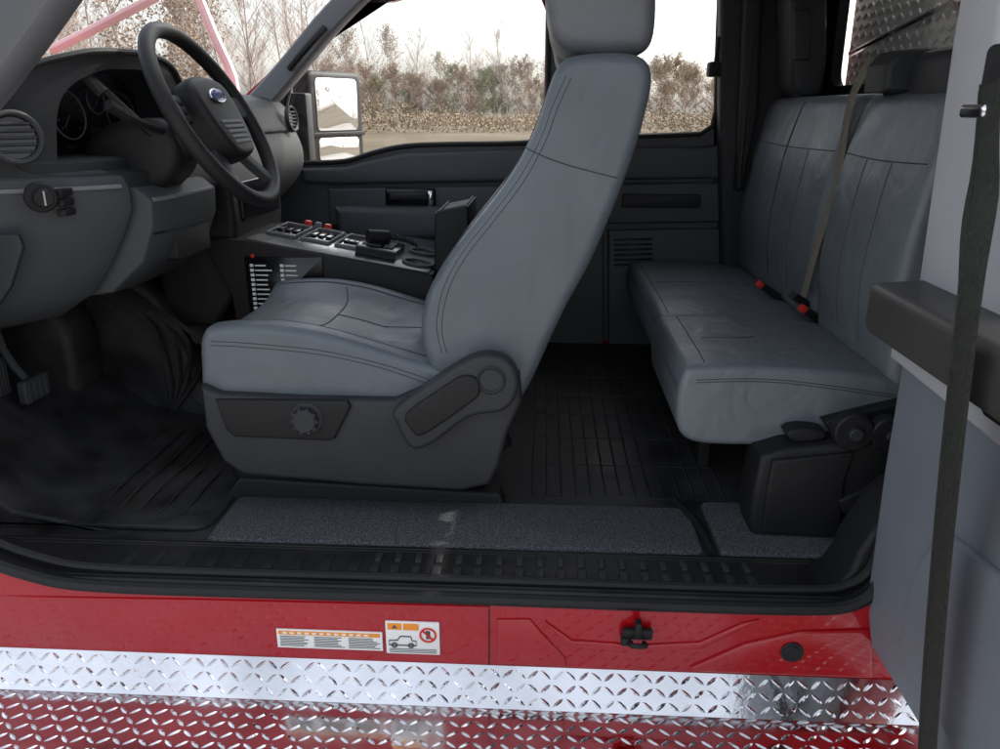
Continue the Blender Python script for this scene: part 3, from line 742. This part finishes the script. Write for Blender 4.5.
g.slab(T([(838,500),(890,478),(898,486),(893,505),(868,520),(866,545),(856,545),(858,515),(842,512)],1.535),1.53,1.56,.005,0)
g.slab(T([(772,460),(855,452),(845,480),(840,538),(762,533),(766,490)],1.54),1.535,1.57,.008,0)
c=P(850,428,1.56);g.cyl(c,(0,-1,0),.040,.03,0,24,.004);g.cyl(c+Vector((0,-.03,0)),(0,-1,0),.014,.012,1)
c=P(884,430,1.56);g.cyl(c,(0,-1,0),.036,.03,0,24,.004);g.cyl(c+Vector((0,-.03,0)),(0,-1,0),.009,.01,1,6)
g.slab(T([(785,432),(800,427),(824,430),(822,438),(795,441)],1.58),1.57,1.62,.006,0,sm=2)
g.slab(T([(822,420),(870,408),(905,400),(905,445),(870,448),(840,446)],1.6),1.59,1.63,.006,0)
g.build('seat_bracket',[BLK,PLAS],ROOT,'black plastic and steel bracket under rear bench')

# ================================================================= OPEN REAR DOOR
XD=.60
g=G()
g.slab(rrect(.50,1.33,-.955,-.26,.05),XD+.05,XD+.15,.02,0,axis='x')
door=g.build('rear_door',[RED],ROOT,'open near rear half door with grey trim')
g=G()
g.slab([(.52,-.93),(1.26,-.93),(1.31,-.86),(1.325,-.6),(1.325,-.30),(.52,-.30)],XD,XD+.055,.022,0,axis='x')
g.slab(cat([(.45,-.56),(1.00,-.575),(1.10,-.62),(1.14,-.72),(1.14,-.80),(1.08,-.85),(.45,-.85)],True,4),XD-.012,XD+.01,.011,0,axis='x',sm=0)
g.build('door_card',[DGREY],door)
g=G().slab([(.52,-.425),(1.318,-.395),(1.318,-.355),(.52,-.365)],XD-.020,XD+.02,.008,0,axis='x');g.build('trim_strip',[LGREY],door)
bx=[(XD-.060,-.350)]+[(XD-.066+.0*k,-.335) for k in range(1)]+[(XD-.066+.018*(1-math.cos(math.radians(t))),-.285+.018*math.sin(math.radians(t))) for t in (0,22,45,67,90)]+[(XD+.03,-.262),(XD+.075,-.264),(XD+.085,-.28),(XD+.08,-.355),(XD-.04,-.360)]
g=G().slab(bx,.52,1.335,.018,0,K=6);g.build('armrest',[TAUPE],door)
g=G();c=PX(1000,385,XD-.03);g.slab(rrect(c.y-.07,c.y+.03,c.z-.05,c.z+.03,.015),XD-.035,XD,.01,axis='x')
g.build('door_latch',[BLK],door)
g=G()
g.slab([(1.345,-.28),(1.365,.1),(1.36,.42),(1.24,.42),(1.22,.1),(1.20,-.02),(1.10,-.12),(1.05,-.28)],XD+.015,XD+.10,.02,0,axis='x')
g.slab([(1.26,.34),(1.26,.42),(.50,.42),(.50,.34)],XD+.03,XD+.09,.015,0,axis='x')
g.slab([(.50,.42),(.50,-.28),(.56,-.28),(.56,.42)],XD+.03,XD+.09,.015,0,axis='x')
g.build('door_frame',[LGREY],door)
g=G()
q=[PX(990,84,XD-.03),PX(984,170,XD-.04),PX(972,275,XD-.088),PX(955,420,XD-.085),PX(941,560,XD-.06),PX(930,700,XD-.05),PX(925,790,XD-.04)]
g.tube(q,.0015,n=8,sm=5,side=(0,1,0),w=.028)
for o_ in (-.022,.022): g.tube([a+Vector((-.0015,o_,0)) for a in cat(q,False,5)],.0012,n=5)
g.build('seat_belt',[BELT],door,'dark webbing belt hanging on the door trim')
g=G();c=PX(989,88,XD-.02)
g.slab(rrect(c.y-.05,c.y+.028,c.z-.03,c.z+.055,.012),XD-.02,XD+.02,.008,0,axis='x')
g.slab(rrect(c.y-.03,c.y+.034,c.z-.038,c.z-.020,.006),XD-.038,XD-.016,.005,1,axis='x')
g.build('belt_guide',[BLK,CHR],door)

# ================================================================= RUNNING BOARD
def lozenge(g,o,du,dv,nn,L_,W_,h):
    a=o-du*L_;b=o+du*L_
    pts=[a,o-du*L_*.45-dv*W_,o+du*L_*.45-dv*W_,b,o+du*L_*.45+dv*W_,o-du*L_*.45+dv*W_,o-du*L_*.5+nn*h,o+du*L_*.5+nn*h]
    g.add(pts,[(0,1,6),(1,2,7,6),(2,3,7),(3,4,7),(4,5,6,7),(5,0,6)],0)
def tread(g,o,U_,V_,LU,LV,pitch=.024,Lh=.0128,Wh=.0032,h=.0024):
    U_=U_.normalized();V_=V_.normalized();N=U_.cross(V_).normalized()
    nj=max(1,round(LV/pitch)); pv=LV/nj; ni=int(LU/pitch)
    for i in range(ni):
        for j in range(nj):
            s=1 if (i+j)%2 else -1
            du=(U_+V_*s*random.uniform(.72,.88)).normalized();dv=N.cross(du);k=random.uniform(.65,1.15)
            lozenge(g,o+U_*(i+.5)*pitch+V_*(j+.5)*pv+N*.0001,du,dv,N,Lh,Wh,h*k)
g=G()
p0=Vector((0,1.277,-1.010)); p1=Vector((0,1.232,-1.072))
yb=[(1.30,-1.012),(1.277,-1.010),(1.232,-1.072),(.90,-1.080),(.885,-1.09),(.885,-1.15),(.895,-1.15),(.895,-1.095),(1.25,-1.087),(1.30,-1.05)]
V=[(x_,a,b) for x_ in (-1.6,1.25) for a,b in yb];n=len(yb)
F=[(i,(i+1)%n,n+(i+1)%n,n+i) for i in range(n)]
g.add(V,F,0)
Vd=(p0-p1).normalized()
tread(g,Vector((-1.58,p1.y,p1.z))+Vd*.002,Vector((1,0,0)),Vd,2.8,(p0-p1).length-.004)
Vs=Vector((0,.332,.008)).normalized()
tread(g,Vector((-1.58,.905,-1.0799)),Vector((1,0,0)),Vs,2.8,.322)
g.build('running_board',[ALU],ROOT,'polished aluminium diamond tread plate step',sharp=20,fine=False)

g=G()
V=[(a,b,c) for a in (1.04,1.6) for b in (1.45,3.04) for c in (-.3,.43)]
g.add(V,[(0,1,3,2),(4,5,7,6),(0,1,5,4),(2,3,7,6),(0,2,6,4),(1,3,7,5)])
tread(g,Vector((1.039,3.03,.04)),Vector((0,-1,0)),Vector((0,0,1)),1.56,.385,pitch=.030,Lh=.016,Wh=.0045,h=.004)
g.build('tool_box',[ALU2],ROOT,'diamond plate tool box behind rear window',sharp=20,fine=False)
g=G();g.tube([(1.015,2.0,.02),(1.015,2.45,.46)],.010);g.tube([(1.015,2.95,.18),(1.015,1.5,.34)],.010)
g.build('rear_guard_bar',[CHR],ROOT)

# ================================================================= SETTING
def gmat(name,c1,c2):
    m=bpy.data.materials.new(name);m.use_nodes=True;nt=m.node_tree;b=nt.nodes['Principled BSDF'];b.inputs['Roughness'].default_value=.95
    b.inputs['Specular IOR Level'].default_value=.1
    tc=nt.nodes.new('ShaderNodeTexCoord');n1=nt.nodes.new('ShaderNodeTexNoise');n1.inputs['Scale'].default_value=.12;n1.inputs['Detail'].default_value=8
    n2=nt.nodes.new('ShaderNodeTexNoise');n2.inputs['Scale'].default_value=30
    cr=nt.nodes.new('ShaderNodeValToRGB');cr.color_ramp.elements[0].position=.35;cr.color_ramp.elements[0].color=(*c1,1)
    cr.color_ramp.elements[1].position=.65;cr.color_ramp.elements[1].color=(*c2,1)
    mx_=nt.nodes.new('ShaderNodeMix');mx_.data_type='RGBA';mx_.blend_type='MULTIPLY';mx_.inputs[0].default_value=.3
    for n in (n1,n2): nt.links.new(tc.outputs['Object'],n.inputs['Vector'])
    nt.links.new(n1.outputs['Fac'],cr.inputs[0]);nt.links.new(cr.outputs[0],mx_.inputs[6]);nt.links.new(n2.outputs['Color'],mx_.inputs[7]);nt.links.new(mx_.outputs[2],b.inputs['Base Color'])
    return m
g=G().add([(-400,-400,0),(400,-400,0),(400,400,0),(-400,400,0)],[(0,1,2,3)])
gr=g.build('ground',[gmat('gravel_ground',(.32,.30,.27),(.46,.44,.41))],None,lift=False);gr['kind']='structure';gr['label']='pale gravel lot under the truck';gr['category']='ground'
V=[];F=[]
for k in range(73):
    a=2*math.pi*k/72
    r0=15+1.2*math.sin(a*5)+.6*math.sin(a*13)
    V+=[(r0*math.cos(a),r0*math.sin(a),.02),(390*math.cos(a),390*math.sin(a),.02)]
for k in range(72): F.append((2*k,2*k+2,2*k+3,2*k+1))
g=G().add(V,F);gv=g.build('grass_field',[gmat('winter_grass',(.13,.105,.075),(.19,.155,.11))],None,lift=False);gv['kind']='structure';gv['label']='dormant tan winter grass around gravel lot';gv['category']='grass'

BARK=mat('bark',(.38,.32,.29),.9,var=.3,vscale=3,spec=.1)
TWIG_HAZED=mat('twig_hazed',(.50,.41,.36),.9,var=.3,vscale=1,spec=.1)  # distance haze is painted in as a paler twig colour
LEAFT=mat('dry_leaf_tan',(.33,.25,.18),.8,var=.4,vscale=.4,spec=.1)
LEAFR=mat('dry_leaf_russet',(.30,.19,.13),.8,var=.4,vscale=.4,spec=.1)
LEAFO=mat('olive_leaf',(.22,.22,.13),.8,var=.4,vscale=.5,spec=.1)
def treegeo(seed,leaf,ht=10,tr_=.085,low=.18,m=(26,7,7),l0=.30):
    rn=random.Random(seed);tr=G();cr=G()
    def branch(p,d,L_,r,lev):
        n=(5,3,2,1)[lev]
        pts=[p.copy()];q=p.copy();dd_=d.copy()
        for k in range(n):
            dd_=(dd_+Vector((rn.uniform(-1,1),rn.uniform(-1,1),rn.uniform(-.3,.6)))*(.10 if lev==0 else .22)).normalized()
            q=q+dd_*L_/n;pts.append(q.copy())
        (tr if lev<2 else cr).tube(pts,r,n=6 if lev==0 else (4 if lev==1 else 3),taper=.3)
        if leaf and lev>=2:
            for k in range(leaf):
                i=rn.randrange(n);c=pts[i].lerp(pts[i+1],rn.random())+Vector((rn.gauss(0,.12),rn.gauss(0,.12),rn.gauss(0,.1)))
                a=Vector((rn.gauss(0,1),rn.gauss(0,1),rn.gauss(0,1))).normalized()*.10;b=a.cross(Vector((rn.gauss(0,1),rn.gauss(0,1),rn.gauss(0,1)))).normalized()*.07
                cr.add([c-a,c+b,c+a,c-b],[(0,1,2,3)],1)
        if lev<3:
            for k in range(m[lev]):
                t=rn.uniform(low if lev==0 else .15,1.0);i=min(int(t*n),n-1);o=pts[i].lerp(pts[i+1],t*n-i)
                az=rn.uniform(0,6.283);side=Vector((math.cos(az),math.sin(az),0))
                nd=(dd_*(.5+.3*rn.random())+side*rn.uniform(.4,.85)+Vector((0,0,.3))).normalized()
                env=math.sin(math.pi*min(1,max(.0,(t-low)/(1-low)*.85+.15))) if lev==0 else 1
                branch(o,nd,L_*(l0 if lev==0 else .5)*rn.uniform(.7,1.1)*(.45+.75*env if lev==0 else 1),max(r*(.35 if lev==0 else .5)*(1-.4*t),.007),lev+1)
    branch(Vector((0,0,-.1)),Vector((0,0,1)),ht,tr_,0)
    return tr,cr
variants=[]
for k,(leaf,lm,kw) in enumerate([(0,LEAFT,{}),(0,LEAFT,{}),(1,LEAFT,{}),(4,LEAFT,dict(low=.08,l0=.45,tr_=.06)),(5,LEAFO,dict(low=.08,l0=.45,tr_=.06)),(4,LEAFR,dict(low=.08,l0=.45,tr_=.06))]):
    tr,cr=treegeo(20+k,leaf,**kw)
    a=tr.build('trunk',[BARK],None,lift=False,fine=False);b=cr.build('crown',[TWIG_HAZED,lm],None,lift=False,fine=False)
    variants.append((a.data,b.data,leaf,lm is LEAFO));bpy.data.objects.remove(a);bpy.data.objects.remove(b)
def put(az,dist,height,vi):
    td,cd,leaf,ol=variants[vi];a=math.radians(az)
    e=bpy.data.objects.new('tree',td);sc.collection.objects.link(e)
    e.location=(math.sin(a)*dist,math.cos(a)*dist,0);s=height/10;e.scale=(s*random.uniform(.85,1.25),s*random.uniform(.85,1.25),s);e.rotation_euler[2]=random.uniform(0,6.28)
    e['label']='bare winter tree at the edge of the lot' if leaf==0 else ('tree with sparse olive foliage in the woods' if ol else 'tree with clinging dry tan leaves in woods')
    e['category']='tree';e['group']='trees of the winter woods'
    c=bpy.data.objects.new('crown',cd);c.parent=e;sc.collection.objects.link(c)
for k in range(30):
    put(-42+k*.92+random.uniform(-.5,.5),random.uniform(50,76),random.uniform(8,13),random.choice([0,1,0,1,2]))
for k in range(26):
    put(-15+k*1.15+random.uniform(-.5,.5),random.uniform(110,160),random.uniform(9,14)*(1 if k<12 else .65),random.choice([0,1,2,0]))
for k in range(44):
    put(-15+k*.73+random.uniform(-.4,.4),random.uniform(90,120),random.uniform(4.0,6.2),random.choice([3,4,3,5]))
for k in range(12): put(25+k*7,random.uniform(50,70),random.uniform(5,8),random.choice([0,1,2,3]))
rn=random.Random(5);V=[];F=[];MI=[]
for k in range(42000):
    az=math.radians(rn.uniform(-48,34) if k<36000 else rn.uniform(34,110));d=rn.uniform(60,105)
    top=2.0+.6*math.sin(az*23)+.4*math.sin(az*61+2)+.3*math.sin(az*140)
    z=max(.05,rn.random()*max(.8,top)*(d/90))
    c=Vector((math.sin(az)*d,math.cos(az)*d,z));s_=rn.uniform(.06,.16)
    a=Vector((rn.gauss(0,1),rn.gauss(0,1),rn.gauss(0,1))).normalized()*s_;b=a.cross(Vector((rn.gauss(0,1),rn.gauss(0,1),rn.gauss(0,1)))).normalized()*s_*.6
    o=len(V);V+=[tuple(c-a),tuple(c+b),tuple(c+a),tuple(c-b)];F.append((o,o+1,o+2,o+3));MI.append(0 if rn.random()<.6 else (1 if rn.random()<.5 else 2))
g=G();g.v=V;g.f=F;g.m=MI
ug=g.build('undergrowth',[LEAFT,LEAFO,LEAFR],None,lift=False,fine=False);ug['kind']='stuff';ug['label']='tan and olive brush along the wood edge';ug['category']='brush'

# ================================================================= LIGHT
sd_=Vector((.80,.60,.0)).normalized();elv=math.radians(40)
sun_dir=Vector((sd_.x*math.cos(elv),sd_.y*math.cos(elv),math.sin(elv)))
w=bpy.data.worlds.new('World');sc.world=w;w.use_nodes=True;nt=w.node_tree
sky=nt.nodes.new('ShaderNodeTexSky');sky.sky_type='NISHITA';sky.sun_disc=False
sky.sun_elevation=elv;sky.sun_rotation=math.atan2(sd_.x,sd_.y);sky.dust_density=4.0;sky.air_density=1.0;sky.ozone_density=1.0
hs=nt.nodes.new('ShaderNodeHueSaturation');hs.inputs['Saturation'].default_value=.38
bg=nt.nodes['Background'];bg.inputs[1].default_value=.44;nt.links.new(sky.outputs[0],hs.inputs['Color']);nt.links.new(hs.outputs[0],bg.inputs[0])
sl=bpy.data.lights.new('sun','SUN');sl.energy=4.5;sl.angle=math.radians(.5);sl.color=(1,.92,.8)
so=bpy.data.objects.new('sun',sl);sc.collection.objects.link(so);so.rotation_euler=(-sun_dir).to_track_quat('-Z','Y').to_euler()
cam=bpy.data.cameras.new('camera');co_=bpy.data.objects.new('camera',cam);sc.collection.objects.link(co_)
co_.location=(0,0,H);co_.rotation_euler=(math.radians(90)-TH,0,PS);cam.sensor_width=36;cam.lens=28.8;cam.clip_start=.05;cam.clip_end=1500
sc.camera=co_
sc.view_settings.view_transform='Standard';sc.view_settings.look='None';sc.view_settings.exposure=0
